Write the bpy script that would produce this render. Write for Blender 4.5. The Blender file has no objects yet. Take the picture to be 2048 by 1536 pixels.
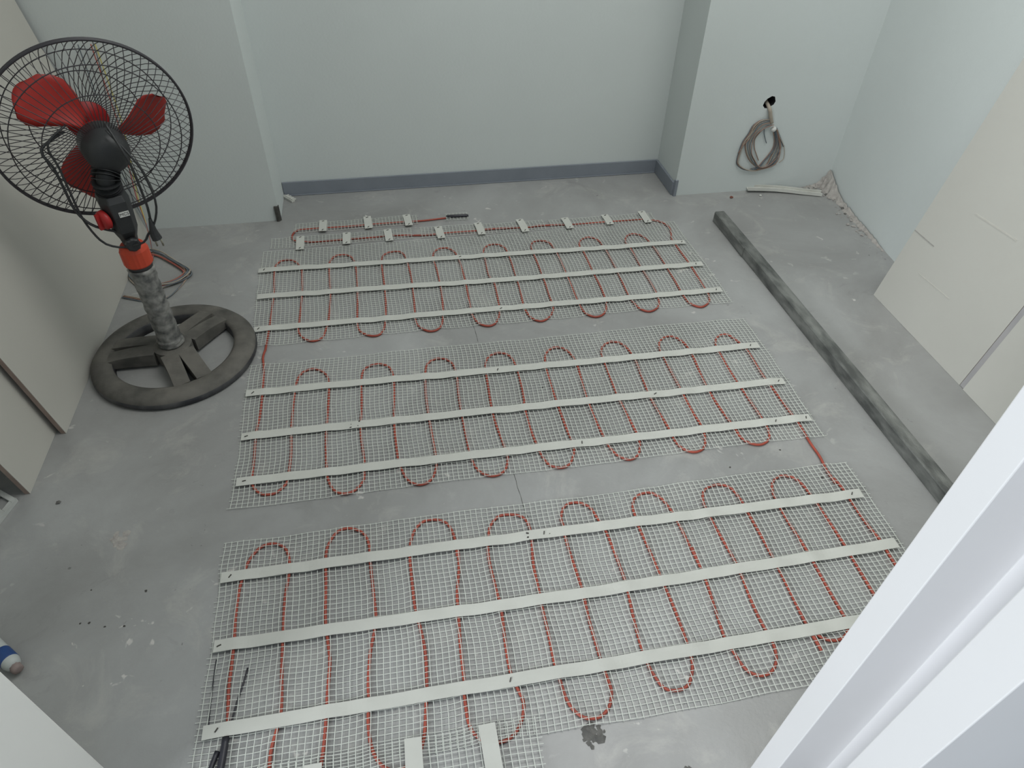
import bpy, bmesh, math, random
import numpy as np
from mathutils import Vector, Matrix, noise
random.seed(7)
SC = bpy.context.scene
COL = SC.collection
PI = math.pi

# ------------------------------------------------------------------ camera
cd = bpy.data.cameras.new('camera')
cam = bpy.data.objects.new('camera', cd)
COL.objects.link(cam)
SC.camera = cam
rt, dn, fw = [Vector(v) for v in ((0.984623, -0.173652, 0.019025),(-0.104342, -0.671958, -0.733202),(0.140106, 0.719943, -0.679745))]
cam.matrix_world = Matrix((( rt.x, -dn.x, -fw.x, 0.0), (rt.y, -dn.y, -fw.y, 0.0), (rt.z, -dn.z, -fw.z, 1.29), (0, 0, 0, 1)))
cd.sensor_width = 36.0
cd.lens = 36.0 * 1380.9 / 2048.0
cd.clip_start = 0.02

# ------------------------------------------------------------------ world, lamps, exposure
SC.view_settings.view_transform = 'Standard'
SC.view_settings.look = 'None'
SC.view_settings.gamma = 1.0
SC.view_settings.use_curve_mapping = False
SC.view_settings.exposure = 0.0
w = bpy.data.worlds.new('overcast_daylight')
SC.world = w
w.use_nodes = True
w.node_tree.nodes['Background'].inputs['Color'].default_value = (0.80, 0.90, 1.0, 1)
w.node_tree.nodes['Background'].inputs['Strength'].default_value = 0.42

def area(name, loc, target, sx, sy, power, color):
    l = bpy.data.lights.new(name, 'AREA')
    l.shape = 'RECTANGLE'; l.size = sx; l.size_y = sy; l.energy = power; l.color = color
    o = bpy.data.objects.new(name, l); COL.objects.link(o)
    o.location = loc
    o.rotation_euler = (Vector(target) - Vector(loc)).to_track_quat('-Z', 'Y').to_euler()
    return o
# daylight window of the neighbouring room, behind and to the left of the camera
area('neighbour_room_window', (-3.7, -1.95, 2.05), (0.9, 1.3, 0.3), 1.6, 1.6, 195.0, (0.93, 0.97, 1.0))
# dim lamp panel under the ceiling
area('ceiling_lamp', (0.90, 1.35, 2.64), (0.90, 1.35, 0.0), 1.6, 1.3, 32.0, (0.99, 0.985, 0.97))
# ------------------------------------------------------------------ materials
def srgb(r, g, b):
    f = lambda c: (c/255.0)/12.92 if c <= 10 else (((c/255.0)+0.055)/1.055)**2.4
    return (f(r), f(g), f(b), 1)

def material(name, color, rough=0.6, color2=None, scale=6.0, amount=0.5, bump=0.0, bump_scale=60.0, metallic=0.0, alpha=1.0, detail=6.0, specular=0.5, stretch=None):
    m = bpy.data.materials.new(name); m.use_nodes = True
    nt = m.node_tree; b = nt.nodes['Principled BSDF']
    b.inputs['Base Color'].default_value = color
    b.inputs['Roughness'].default_value = rough
    b.inputs['Metallic'].default_value = metallic
    b.inputs['Alpha'].default_value = alpha
    b.inputs['Specular IOR Level'].default_value = specular
    tc = nt.nodes.new('ShaderNodeTexCoord')
    src = tc.outputs['Object']
    if stretch:
        mp = nt.nodes.new('ShaderNodeMapping'); mp.inputs['Scale'].default_value = stretch
        nt.links.new(src, mp.inputs['Vector']); src = mp.outputs['Vector']
    if color2:
        n = nt.nodes.new('ShaderNodeTexNoise'); n.inputs['Scale'].default_value = scale; n.inputs['Detail'].default_value = detail
        r = nt.nodes.new('ShaderNodeValToRGB')
        r.color_ramp.elements[0].position = 0.5 - amount/2; r.color_ramp.elements[1].position = 0.5 + amount/2
        r.color_ramp.elements[0].color = color; r.color_ramp.elements[1].color = color2
        nt.links.new(src, n.inputs['Vector']); nt.links.new(n.outputs['Fac'], r.inputs['Fac']); nt.links.new(r.outputs['Color'], b.inputs['Base Color'])
    if bump:
        n2 = nt.nodes.new('ShaderNodeTexNoise'); n2.inputs['Scale'].default_value = bump_scale; n2.inputs['Detail'].default_value = 4
        bp = nt.nodes.new('ShaderNodeBump'); bp.inputs['Strength'].default_value = bump; bp.inputs['Distance'].default_value = 0.004
        nt.links.new(src, n2.inputs['Vector']); nt.links.new(n2.outputs['Fac'], bp.inputs['Height']); nt.links.new(bp.outputs['Normal'], b.inputs['Normal'])
    return m

def floor_material():
    m = bpy.data.materials.new('dusty_concrete_floor'); m.use_nodes = True
    nt = m.node_tree; b = nt.nodes['Principled BSDF']; N = nt.nodes.new; L = nt.links.new
    tc = N('ShaderNodeTexCoord'); P = tc.outputs['Object']
    def nz(scale, detail=6, rough=0.6, dist=0.0):
        n = N('ShaderNodeTexNoise'); n.inputs['Scale'].default_value = scale; n.inputs['Detail'].default_value = detail
        n.inputs['Roughness'].default_value = rough; n.inputs['Distortion'].default_value = dist
        L(P, n.inputs['Vector']); return n.outputs['Fac']
    def ramp(fac, p0, p1, c0=(0,0,0,1), c1=(1,1,1,1)):
        r = N('ShaderNodeValToRGB'); r.color_ramp.elements[0].position = p0; r.color_ramp.elements[1].position = p1
        r.color_ramp.elements[0].color = c0; r.color_ramp.elements[1].color = c1; L(fac, r.inputs['Fac']); return r.outputs['Color']
    def mix(f, a, c):
        x = N('ShaderNodeMix'); x.data_type = 'RGBA'; L(f, x.inputs[0]) if not isinstance(f, float) else setattr(x.inputs[0], 'default_value', f)
        L(a, x.inputs[6]) if not isinstance(a, tuple) else setattr(x.inputs[6], 'default_value', a)
        L(c, x.inputs[7]) if not isinstance(c, tuple) else setattr(x.inputs[7], 'default_value', c)
        return x.outputs[2]
    def mul(a, c):
        x = N('ShaderNodeMath'); x.operation = 'MULTIPLY'; L(a, x.inputs[0])
        L(c, x.inputs[1]) if not isinstance(c, float) else setattr(x.inputs[1], 'default_value', c)
        return x.outputs[0]
    base = ramp(nz(2.2, 8, 0.62, 0.4), 0.30, 0.72, srgb(133,133,131), srgb(162,163,162))
    # drifts of pale plaster dust
    dust = mul(ramp(nz(6.5, 10, 0.72, 0.8), 0.54, 0.74), 0.45)
    c = mix(dust, base, srgb(186,184,178))
    # small splashes of dried plaster
    spl = mul(ramp(nz(26, 3, 0.5, 0.5), 0.68, 0.715), ramp(nz(3.1, 4), 0.48, 0.62))
    c = mix(mul(spl, 0.75), c, srgb(206,203,198))
    # dark specks and scuffs
    dk = mul(ramp(nz(34, 4, 0.6, 0.3), 0.71, 0.74), ramp(nz(2.6, 3), 0.46, 0.6))
    c = mix(mul(dk, 0.7), c, srgb(70,70,68))
    sc = mul(ramp(nz(4.2, 9, 0.7, 2.0), 0.60, 0.70), 0.25)
    c = mix(sc, c, srgb(104,104,102))
    L(c, b.inputs['Base Color'])
    rr = N('ShaderNodeMapRange'); rr.inputs['To Min'].default_value = 0.20; rr.inputs['To Max'].default_value = 0.46
    L(nz(7, 6), rr.inputs['Value']); L(rr.outputs['Result'], b.inputs['Roughness'])
    b.inputs['Specular IOR Level'].default_value = 0.5
    bp = N('ShaderNodeBump'); bp.inputs['Strength'].default_value = 0.14; bp.inputs['Distance'].default_value = 0.003
    L(nz(90, 5, 0.65), bp.inputs['Height']); L(bp.outputs['Normal'], b.inputs['Normal'])
    return m

M = dict(
    floor=floor_material(),
    wall=material('white_skim_coat_wall', srgb(206,212,210), 0.75, srgb(199,205,203), 2.0, 0.6, 0.10, 130),
    wall_near=material('white_painted_wall', srgb(244,244,240), 0.6, srgb(238,238,234), 2.0, 0.6, 0.06, 130),
    jamb=material('white_primed_jamb', srgb(238,238,240), 0.45, srgb(232,232,233), 3.0, 0.6),
    ceiling=material('white_ceiling', srgb(225,227,224), 0.8, srgb(218,220,217), 2.0),
    channel=material('blue_grey_steel_channel', srgb(134,140,148), 0.5, srgb(120,126,134), 9.0, 0.7, 0.05, 60),
    board=material('grey_face_board', srgb(190,188,180), 0.55, srgb(180,178,170), 1.6, 0.7, 0.05, 160),
    board_right=material('pale_face_board', srgb(190,189,182), 0.5, srgb(179,178,171), 1.4, 0.7, 0.05, 160),
    board_edge=material('raw_board_edge', srgb(158,140,130), 0.8, srgb(128,112,104), 30.0, 0.6),
    joint=material('grey_joint_tape', srgb(150,149,150), 0.7, srgb(162,160,160), 12.0),
    pencil=material('pencil_smudge', srgb(142,140,136), 0.8, srgb(165,163,158), 60.0),
    pencil_light=material('faint_pencil_line', srgb(178,176,169), 0.8, srgb(190,188,180), 60.0),
    thread=material('glassfibre_thread', srgb(200,204,196), 0.5),
    tape=material('double_sided_tape', srgb(200,201,194), 0.55, srgb(192,193,186), 8.0, 0.6, 0.0, 60, alpha=0.93),
    staple=material('dark_staple', srgb(60,58,54), 0.5),
    cable=material('orange_red_cable', srgb(168,76,58), 0.5, srgb(134,58,46), 25.0, 0.6),
    black=material('black_rubber', srgb(30,30,38), 0.45, srgb(44,44,52), 30.0),
    grime=material('black_grime', srgb(52,50,48), 0.8, srgb(80,78,74), 90.0),
    beam=material('dirty_galvanised_steel', srgb(78,80,78), 0.45, srgb(128,130,126), 7.0, 0.28, 0.3, 70, metallic=0.2, stretch=(5, 1.6, 5), detail=10),
    dusty=material('dusty_black_plastic', srgb(70,69,65), 0.8, srgb(104,101,95), 14.0, 0.3, 0.2, 120, detail=10),
    dusty_dark=material('scuffed_black_plastic', srgb(42,43,48), 0.55, srgb(82,82,82), 18.0, 0.3, 0.15, 120, detail=10),
    plastic_black=material('black_plastic', srgb(34,36,38), 0.5, srgb(50,51,52), 30.0, 0.6),
    film=material('dusty_plastic_film', srgb(88,89,88), 0.4, srgb(156,155,150), 48.0, 0.3, 0.9, 45, alpha=0.85),
    pole=material('dark_steel_pole', srgb(70,72,72), 0.4, metallic=0.4),
    nut=material('orange_red_plastic', srgb(206,74,44), 0.5, srgb(186,64,40), 25.0),
    red=material('red_plastic', srgb(170,34,34), 0.45, srgb(150,30,30), 18.0),
    blade=material('red_fan_blade', srgb(176,44,36), 0.45, srgb(150,38,32), 14.0),
    guard=material('black_guard_wire', srgb(52,50,54), 0.45),
    cord=material('black_power_cord', srgb(30,31,33), 0.5, srgb(52,53,54), 60.0),
    pin=material('brass_plug_pin', srgb(150,146,132), 0.4, metallic=0.6),
    sticker=material('white_sticker', srgb(215,215,210), 0.6),
    ink=material('black_ink', srgb(40,40,40), 0.7),
    white_pvc=material('white_plastic_trim', srgb(206,207,200), 0.5, srgb(190,190,183), 14.0),
    plaster=material('crumbled_plaster', srgb(178,174,168), 0.9, srgb(140,136,132), 70.0, 0.6, 0.5, 90),
    mortar=material('dark_mortar', srgb(112,110,106), 0.9, srgb(78,78,76), 60.0, 0.5, 0.6, 90),
    hole=material('dark_cavity', srgb(14,12,16), 0.9),
    wire_brown=material('brown_wire', srgb(134,102,86), 0.6, srgb(156,128,112), 40.0),
    wire_grey=material('blue_grey_wire', srgb(86,96,104), 0.6, srgb(110,116,120), 40.0),
    wire_white=material('off_white_wire', srgb(176,166,150), 0.6, srgb(150,140,128), 40.0),
    wire_red=material('red_wire', srgb(176,82,70), 0.6, srgb(150,88,80), 40.0),
    wire_yellow=material('yellow_wire', srgb(196,186,96), 0.6),
    wire_orange=material('orange_wire', srgb(206,110,70), 0.6),
    tie=material('white_tie', srgb(200,200,196), 0.6),
    bracket=material('galvanised_bracket', srgb(205,208,204), 0.6, srgb(170,172,168), 24.0, 0.6, metallic=0.1),
    blue=material('blue_print', srgb(38,74,132), 0.5, srgb(30,60,110), 30.0),
    bottle=material('white_plastic_bottle', srgb(190,196,194), 0.45, srgb(170,174,172), 22.0),
    cap=material('dusty_pink_cap', srgb(150,134,130), 0.7, srgb(120,108,104), 40.0),
    chip=material('red_brown_chip', srgb(120,74,62), 0.8),
)

# ------------------------------------------------------------------ object helpers
def tag(o, label=None, cat=None, group=None, kind=None):
    if label: o['label'] = label
    if cat: o['category'] = cat
    if group: o['group'] = group
    if kind: o['kind'] = kind
    return o

def thing(name, loc, label, cat, group=None):
    o = bpy.data.objects.new(name, None); COL.objects.link(o)
    o.location = loc; o.empty_display_size = 0.05
    return tag(o, label, cat, group)

def wloc(o):
    v = Vector((0, 0, 0))
    while o: v += o.location; o = o.parent
    return v

def obj(name, verts, faces, mat, parent=None, smooth=False):
    """one mesh object; verts are in world metres, its origin is put at the base"""
    v = np.array([tuple(p) for p in verts], float)
    c = np.array([(v[:,0].min()+v[:,0].max())/2, (v[:,1].min()+v[:,1].max())/2, v[:,2].min()])
    me = bpy.data.meshes.new(name)
    me.from_pydata([tuple(p) for p in v - c], [], [tuple(f) for f in faces])
    mats = mat if isinstance(mat, (list, tuple)) else [mat]
    for m in mats: me.materials.append(m)
    if smooth: me.polygons.foreach_set('use_smooth', [True]*len(me.polygons))
    me.validate(); me.update()
    o = bpy.data.objects.new(name, me); COL.objects.link(o)
    o.location = Vector(c) - (wloc(parent) if parent else Vector((0,0,0)))
    if parent: o.parent = parent
    return o

class MB:
    def __init__(s): s.v = []; s.f = []
    def add(s, v, f):
        k = len(s.v); s.v += [tuple(p) for p in v]; s.f += [tuple(i+k for i in q) for q in f]; return s
    def box(s, x0, x1, y0, y1, z0, z1):
        return s.add([(x0,y0,z0),(x1,y0,z0),(x1,y1,z0),(x0,y1,z0),(x0,y0,z1),(x1,y0,z1),(x1,y1,z1),(x0,y1,z1)],
              [(0,3,2,1),(4,5,6,7),(0,1,5,4),(1,2,6,5),(2,3,7,6),(3,0,4,7)])
    def prism(s, poly, z0, z1):
        """poly counter clockwise; z0, z1 numbers or lists"""
        n = len(poly)
        b = z0 if isinstance(z0, (list, tuple)) else [z0]*n; t = z1 if isinstance(z1, (list, tuple)) else [z1]*n
        v = [(p[0],p[1],b[i]) for i,p in enumerate(poly)] + [(p[0],p[1],t[i]) for i,p in enumerate(poly)]
        return s.add(v, [tuple(range(n))[::-1], tuple(range(n,2*n))] + [(i,(i+1)%n,n+(i+1)%n,n+i) for i in range(n)])
    def tube(s, pts, r, n=8, closed=False, caps=True):
        P = [Vector(p) for p in pts]; m = len(P)
        T = []
        for i in range(m):
            a = P[(i-1) % m] if closed else P[max(i-1,0)]; b = P[(i+1) % m] if closed else P[min(i+1,m-1)]
            T.append((b-a).normalized())
        up = Vector((0,0,1)) if abs(T[0].z) < 0.9 else Vector((1,0,0))
        nrm = (up - T[0]*up.dot(T[0])).normalized()
        v = []
        for i in range(m):
            nrm = (nrm - T[i]*nrm.dot(T[i])).normalized(); bn = T[i].cross(nrm)
            ri = r[i] if isinstance(r, (list, tuple)) else r
            v += [P[i] + (nrm*math.cos(2*PI*k/n) + bn*math.sin(2*PI*k/n))*ri for k in range(n)]
        f = []
        for i in range(m if closed else m-1):
            j = (i+1) % m
            f += [(i*n+k, i*n+(k+1)%n, j*n+(k+1)%n, j*n+k) for k in range(n)]
        if caps and not closed: f += [tuple(range(n))[::-1], tuple((m-1)*n+k for k in range(n))]
        return s.add(v, f)
    def lathe(s, prof, c, n=32, axis=(0,0,1), rf=None):
        """prof: list of (r, h) about the axis through c"""
        A = Vector(axis).normalized(); U = A.orthogonal().normalized(); W = A.cross(U); C = Vector(c)
        v = []
        for j,(r,h) in enumerate(prof):
            for k in range(n):
                a = 2*PI*k/n; rr = r*(rf(a,j) if rf else 1)
                v.append(C + A*h + (U*math.cos(a)+W*math.sin(a))*rr)
        f = [(j*n+k, j*n+(k+1)%n, (j+1)*n+(k+1)%n, (j+1)*n+k) for j in range(len(prof)-1) for k in range(n)]
        if prof[0][0] > 1e-6: f.append(tuple(range(n))[::-1])
        if prof[-1][0] > 1e-6: f.append(tuple((len(prof)-1)*n+k for k in range(n)))
        return s.add(v, f)
    def lathe_ring(s, prof, c, n=48):
        v = []; m = len(prof)
        for (r,h) in prof: v += [(c[0]+r*math.cos(2*PI*k/n), c[1]+r*math.sin(2*PI*k/n), c[2]+h) for k in range(n)]
        return s.add(v, [(j*n+k, j*n+(k+1)%n, ((j+1)%m)*n+(k+1)%n, ((j+1)%m)*n+k) for j in range(m) for k in range(n)])
    def obox(s, c, ax, ay, az, hx, hy, hz, taper=1.0):
        """oriented box about c, taper scales the +z end"""
        c, ax, ay, az = Vector(c), Vector(ax), Vector(ay), Vector(az); v = []
        for k in (-1, 1):
            t = taper if k > 0 else 1
            for i,j in ((-1,-1),(1,-1),(1,1),(-1,1)): v.append(c + ax*hx*i*t + ay*hy*j*t + az*hz*k)
        return s.add(v, [(0,3,2,1),(4,5,6,7),(0,1,5,4),(1,2,6,5),(2,3,7,6),(3,0,4,7)])
    def chip(s, c, r, flat=0.5, rnd=random):
        v = []
        for z in (-1, 0, 1):
            for k in range(5):
                a = 2*PI*(k+rnd.random()*0.5)/5; q = r*(0.5 if z else 1)*(0.7+rnd.random()*0.5)
                v.append((c[0]+q*math.cos(a), c[1]+q*math.sin(a), max(0.0003, c[2]+(z+1)*r*flat*0.5)))
        f = [(4,3,2,1,0),(10,11,12,13,14)] + [(j*5+k, j*5+(k+1)%5, (j+1)*5+(k+1)%5, (j+1)*5+k) for j in (0,1) for k in range(5)]
        return s.add(v, f)
    def make(s, name, mat, parent=None, smooth=False): return obj(name, s.v, s.f, mat, parent, smooth)

def bevel(o, w, seg=2):
    b = o.modifiers.new('bevel', 'BEVEL'); b.width = w; b.segments = seg; b.limit_method = 'ANGLE'; b.angle_limit = 0.6
    return o

def spline(pts, step):
    """centripetal-like Catmull-Rom through pts, resampled at about step"""
    P = [Vector(p) for p in pts]; out = []
    for i in range(len(P)-1):
        a, b, c, d = P[max(i-1,0)], P[i], P[i+1], P[min(i+2,len(P)-1)]
        n = max(1, int((c-b).length/step))
        for k in range(n):
            t = k/n
            out.append(0.5*((2*b) + (c-a)*t + (2*a-5*b+4*c-d)*t*t + (3*b-a-3*c+d)*t**3))
    out.append(P[-1]); return out

# ------------------------------------------------------------------ the room
CEIL = 2.7
def structure(o): return tag(o, kind='structure')
structure(MB().box(-1.35, 2.0, -2.2, 2.75, -0.1, 0.0).make('floor', M['floor']))
structure(MB().box(-1.35, 2.0, 0.20, 2.75, CEIL, CEIL+0.1).make('ceiling', M['ceiling']))
structure(MB().box(-0.60, 1.25, 2.555, 2.70, 0, CEIL).make('wall_back', M['wall']))
structure(MB().box(-1.30, -0.415, 2.36, 2.70, 0, CEIL).make('wall_left_pier', M['wall']))
structure(MB().box(-1.30, -1.10, 0.50, 2.36, 0, CEIL).make('wall_left', M['wall']))
structure(MB().prism([(1.735,2.342),(1.667,1.60),(1.690,0.342),(1.90,0.342),(1.90,2.342)], 0, CEIL).make('wall_right', M['wall']))
# pier of the right back corner, its front face pierced by a rough hole for the wires
HOLE = [(1.390,0.371),(1.402,0.368),(1.409,0.351),(1.404,0.339),(1.392,0.333),(1.381,0.327),(1.372,0.328),(1.363,0.338),(1.366,0.351),(1.374,0.362)]
def pier():
    x0, x1, y0, y1 = 1.082, 1.90, 2.342, 2.70
    bm = bmesh.new()
    o4 = [bm.verts.new((x, y0, z)) for x, z in ((x0,0),(x1,0),(x1,CEIL),(x0,CEIL))]
    hv = [bm.verts.new((x, y0, z)) for x, z in HOLE]
    es = [bm.edges.new((o4[i], o4[(i+1)%4])) for i in range(4)] + [bm.edges.new((hv[i], hv[(i+1)%len(hv)])) for i in range(len(hv))]
    bmesh.ops.triangle_fill(bm, use_beauty=True, use_dissolve=False, edges=es)
    hb = [bm.verts.new((x, y0+0.05, z)) for x, z in HOLE]
    n = len(hv); dark = []
    for i in range(n): dark.append(bm.faces.new((hv[i], hv[(i+1)%n], hb[(i+1)%n], hb[i])))
    dark.append(bm.faces.new(hb))
    b4 = [bm.verts.new((x, y1, z)) for x, z in ((x0,0),(x1,0),(x1,CEIL),(x0,CEIL))]
    for i in range(4): bm.faces.new((o4[i], b4[i], b4[(i+1)%4], o4[(i+1)%4]))
    bm.faces.new(b4)
    for f in dark: f.material_index = 1
    bmesh.ops.recalc_face_normals(bm, faces=[f for f in bm.faces if f not in dark])
    me = bpy.data.meshes.new('wall_right_pier'); bm.to_mesh(me); bm.free()
    me.materials.append(M['wall']); me.materials.append(M['hole'])
    o = bpy.data.objects.new('wall_right_pier', me); COL.objects.link(o); structure(o)
pier()
crack = MB()
for L_ in ([(0.186,1.755),(0.190,1.72),(0.192,1.66),(0.197,1.62),(0.199,1.56)], [(0.214,1.06),(0.2165,1.03),(0.216,1.01),(0.219,0.985),(0.2195,0.955),(0.224,0.92)]):
    P_ = spline([Vector((x,y,0)) for x,y in L_], 0.012)
    for i in range(len(P_)-1):
        a_, b_ = P_[i], P_[i+1]; w1 = 0.0003+0.0004*abs(math.sin(i*1.9)); w2 = 0.0003+0.0004*abs(math.sin((i+1)*1.9))
        crack.prism([(a_.x-w1,a_.y),(b_.x-w2,b_.y),(b_.x+w2,b_.y),(a_.x+w1,a_.y)], -0.001, 0.0003)
crack.make('hairline_crack', M['grime'], bpy.data.objects['floor'])
# blue-grey steel floor channel round the recess
structure(MB().box(-0.413, 1.078, 2.546, 2.554, 0.001, 0.053).add(*(MB().box(-0.413, 1.078, 2.540, 2.5455, 0.001, 0.004).__dict__.values())).make('baseboard_back', M['channel']))
structure(MB().box(1.072, 1.0815, 2.348, 2.546, 0.001, 0.053).make('baseboard_right', M['channel']))
# exposed ends of the metal corner beads at the feet of both piers
structure(MB().prism([(-0.428,2.352),(-0.419,2.352),(-0.412,2.36),(-0.412,2.368),(-0.416,2.368),(-0.416,2.3595),(-0.428,2.3595)], 0.0, 0.058).make('trim_1', M['grime']))
structure(MB().prism([(1.079,2.334),(1.090,2.336),(1.090,2.3415),(1.0815,2.3415),(1.0815,2.3475),(1.077,2.3475)], 0.0, 0.065).make('trim_2', M['channel']))

# doorway the photographer stands in: right jamb with its recessed groove, left jamb, wall above
jamb = [(0.503,0.342),(0.503,0.303),(0.602,0.303),(0.602,0.237),(0.503,0.237),(0.503,0.184),(0.76,0.184),(0.76,0.342)]
o = structure(MB().prism(jamb[::-1], 0, CEIL).make('door_1', M['jamb'])); bevel(o, 0.0015)
structure(MB().box(0.76, 2.0, 0.20, 0.342, 0, CEIL).make('wall_front_right', M['wall']))
o = structure(MB().box(-1.35, -0.585, 0.40, 0.527, 0, CEIL).make('wall_front_left', M['wall_near'])); bevel(o, 0.003)
structure(MB().box(-0.585, 0.503, 0.24, 0.342, 2.25, CEIL).make('wall_front_lintel', M['wall']))

# ------------------------------------------------------------------ boards leaning on the side walls
def leaning_board(name, xf, lean, y0, y1, h, th, side, mat, label, group):
    """foot line at x = xf, leaning by lean metres per metre of height towards side (+1 right, -1 left)"""
    t = thing(name, (xf, (y0+y1)/2, 0), label, 'board', group)
    def X(z, d): return xf + side*(lean*z + d)
    z0 = 0.0005
    face = [(X(z0,0),y0,z0),(X(z0,0),y1,z0),(X(h,0),y1,h),(X(h,0),y0,h)]
    core = [(X(z0,th),y0,z0),(X(z0,th),y1,z0),(X(h,th),y1,h),(X(h,th),y0,h)]
    mid = [(X(z0,0.0012),y0,z0),(X(z0,0.0012),y1,z0),(X(h,0.0012),y1,h),(X(h,0.0012),y0,h)]
    q = [(0,1,2,3),(4,7,6,5),(0,4,5,1),(1,5,6,2),(2,6,7,3),(3,7,4,0)]
    obj('facing', face+mid, q, mat, t)
    obj('core', mid+core, q, M['board_edge'], t)
    return t
G1 = 'boards leaning on the left wall'
leaning_board('wall_board', -0.871, 0.152, 1.358, 2.345, 1.20, 0.012, -1, M['board'], 'large grey board leaning on the left wall behind the fan, in front of the other board', G1)
leaning_board('wall_board', -0.897, 0.150, 1.170, 2.33, 1.15, 0.012, -1, M['board'], 'grey board behind the large one, its raw edge nearer the doorway', G1)
G2 = 'boards leaning on the right wall'
rb = leaning_board('wall_board', 1.500, 0.17, 1.170, 1.605, 0.93, 0.010, 1, M['board_right'], 'pale beige board leaning on the right wall, nearer the back corner', G2)
leaning_board('wall_board', 1.498, 0.17, 0.42, 1.152, 0.93, 0.010, 1, M['board_right'], 'pale beige board leaning on the right wall, beside the white door jamb', G2)
q = [(0,1,2,3),(4,7,6,5),(0,4,5,1),(1,5,6,2),(2,6,7,3),(3,7,4,0)]
def slab_on_right(name, y0, y1, z0, z1, mat, parent, out=0.0008, slope=0.0):
    X = lambda z, d: 1.500 + 0.17*z - d
    ys = [(y0,z0),(y1,z0+slope),(y1,z1+slope),(y0,z1)]
    return obj(name, [(X(z,out),y,z) for y,z in ys] + [(X(z,-0.0004),y,z) for y,z in ys], q, mat, parent)
obj('joint_strip', [(1.5012+0.17*z,y,z) for y,z in ((1.153,0.001),(1.169,0.001),(1.169,0.92),(1.153,0.92))] + [(1.508+0.17*z,y,z) for y,z in ((1.153,0.001),(1.169,0.001),(1.169,0.92),(1.153,0.92))], q, M['joint'], rb)
slab_on_right('pencil_mark', 1.51, 1.604, 0.2345, 0.2375, M['pencil'], rb)
slab_on_right('pencil_mark', 1.36, 1.50, 0.154, 0.1565, M['pencil_light'], rb, slope=-0.006)
slab_on_right('pencil_mark', 1.30, 1.455, 0.377, 0.381, M['pencil_light'], rb, slope=-0.008)

# ------------------------------------------------------------------ heating cable, one run through all the mats
CABLE_UPPER=[(-0.408,1.615),(-0.405,1.724),(-0.405,1.884),(-0.412,2.018),(-0.409,2.055),(-0.395,2.077),(-0.376,2.082),(-0.355,2.074),(-0.335,2.044),(-0.324,2.005),(-0.318,1.878),(-0.319,1.742),(-0.320,1.688),(-0.304,1.650),(-0.277,1.632),(-0.251,1.642),(-0.241,1.676),(-0.233,1.729),(-0.230,1.851),(-0.236,2.015),(-0.233,2.052),(-0.219,2.081),(-0.196,2.087),(-0.171,2.078),(-0.155,2.044),(-0.148,1.979),(-0.145,1.866),(-0.148,1.710),(-0.144,1.667),(-0.126,1.641),(-0.101,1.629),(-0.079,1.639),(-0.065,1.691),(-0.059,1.826),(-0.063,1.967),(-0.064,2.027),(-0.053,2.068),(-0.017,2.084),(0.011,2.063),(0.022,1.999),(0.029,1.895),(0.027,1.747),(0.025,1.690),(0.035,1.652),(0.066,1.626),(0.097,1.643),(0.111,1.709),(0.118,1.833),(0.115,1.948),(0.109,2.025),(0.122,2.067),(0.153,2.082),(0.181,2.058),(0.194,2.005),(0.200,1.870),(0.198,1.728),(0.199,1.683),(0.213,1.643),(0.237,1.626),(0.260,1.633),(0.277,1.665),(0.286,1.708),(0.292,1.835),(0.281,1.894),(0.283,1.992),(0.282,2.031),(0.298,2.069),(0.329,2.081),(0.356,2.061),(0.366,2.019),(0.368,1.919),(0.368,1.803),(0.363,1.716),(0.365,1.683),(0.377,1.643),(0.404,1.625),(0.435,1.647),(0.453,1.689),(0.454,1.749),(0.456,1.854),(0.454,1.967),(0.454,2.047),(0.469,2.076),(0.497,2.080),(0.523,2.057),(0.533,1.995),(0.536,1.894),(0.537,1.792),(0.537,1.710),(0.538,1.683),(0.546,1.643),(0.572,1.621),(0.603,1.635),(0.623,1.684),(0.629,1.764),(0.627,1.858),(0.627,1.981),(0.623,2.031),(0.641,2.068),(0.672,2.077),(0.697,2.053),(0.706,1.994),(0.709,1.884),(0.707,1.788),(0.706,1.705),(0.709,1.681),(0.719,1.643),(0.745,1.623),(0.776,1.638),(0.794,1.678),(0.799,1.746),(0.796,1.856),(0.796,1.981),(0.791,2.031),(0.810,2.069),(0.840,2.077),(0.866,2.050),(0.879,1.985),(0.882,1.889),(0.882,1.791),(0.880,1.692),(0.887,1.644),(0.915,1.621),(0.948,1.642),(0.962,1.680),(0.964,1.736),(0.966,1.854),(0.962,1.961),(0.961,2.024),(0.973,2.065),(0.979,2.104),(0.968,2.137),(0.950,2.155),(0.925,2.165),(0.899,2.174),(0.847,2.175),(0.799,2.174),(0.704,2.174),(0.635,2.175),(0.520,2.182),(0.474,2.178),(0.406,2.181),(0.311,2.184),(0.266,2.179),(0.177,2.179),(0.088,2.176),(-0.020,2.190),(-0.085,2.187),(-0.171,2.187),(-0.235,2.186),(-0.298,2.186),(-0.328,2.193),(-0.355,2.201),(-0.367,2.223),(-0.364,2.252),(-0.348,2.273),(-0.310,2.276),(-0.258,2.276),(-0.171,2.274),(-0.083,2.277),(0.006,2.278),(0.096,2.278),(0.181,2.286)]
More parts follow.
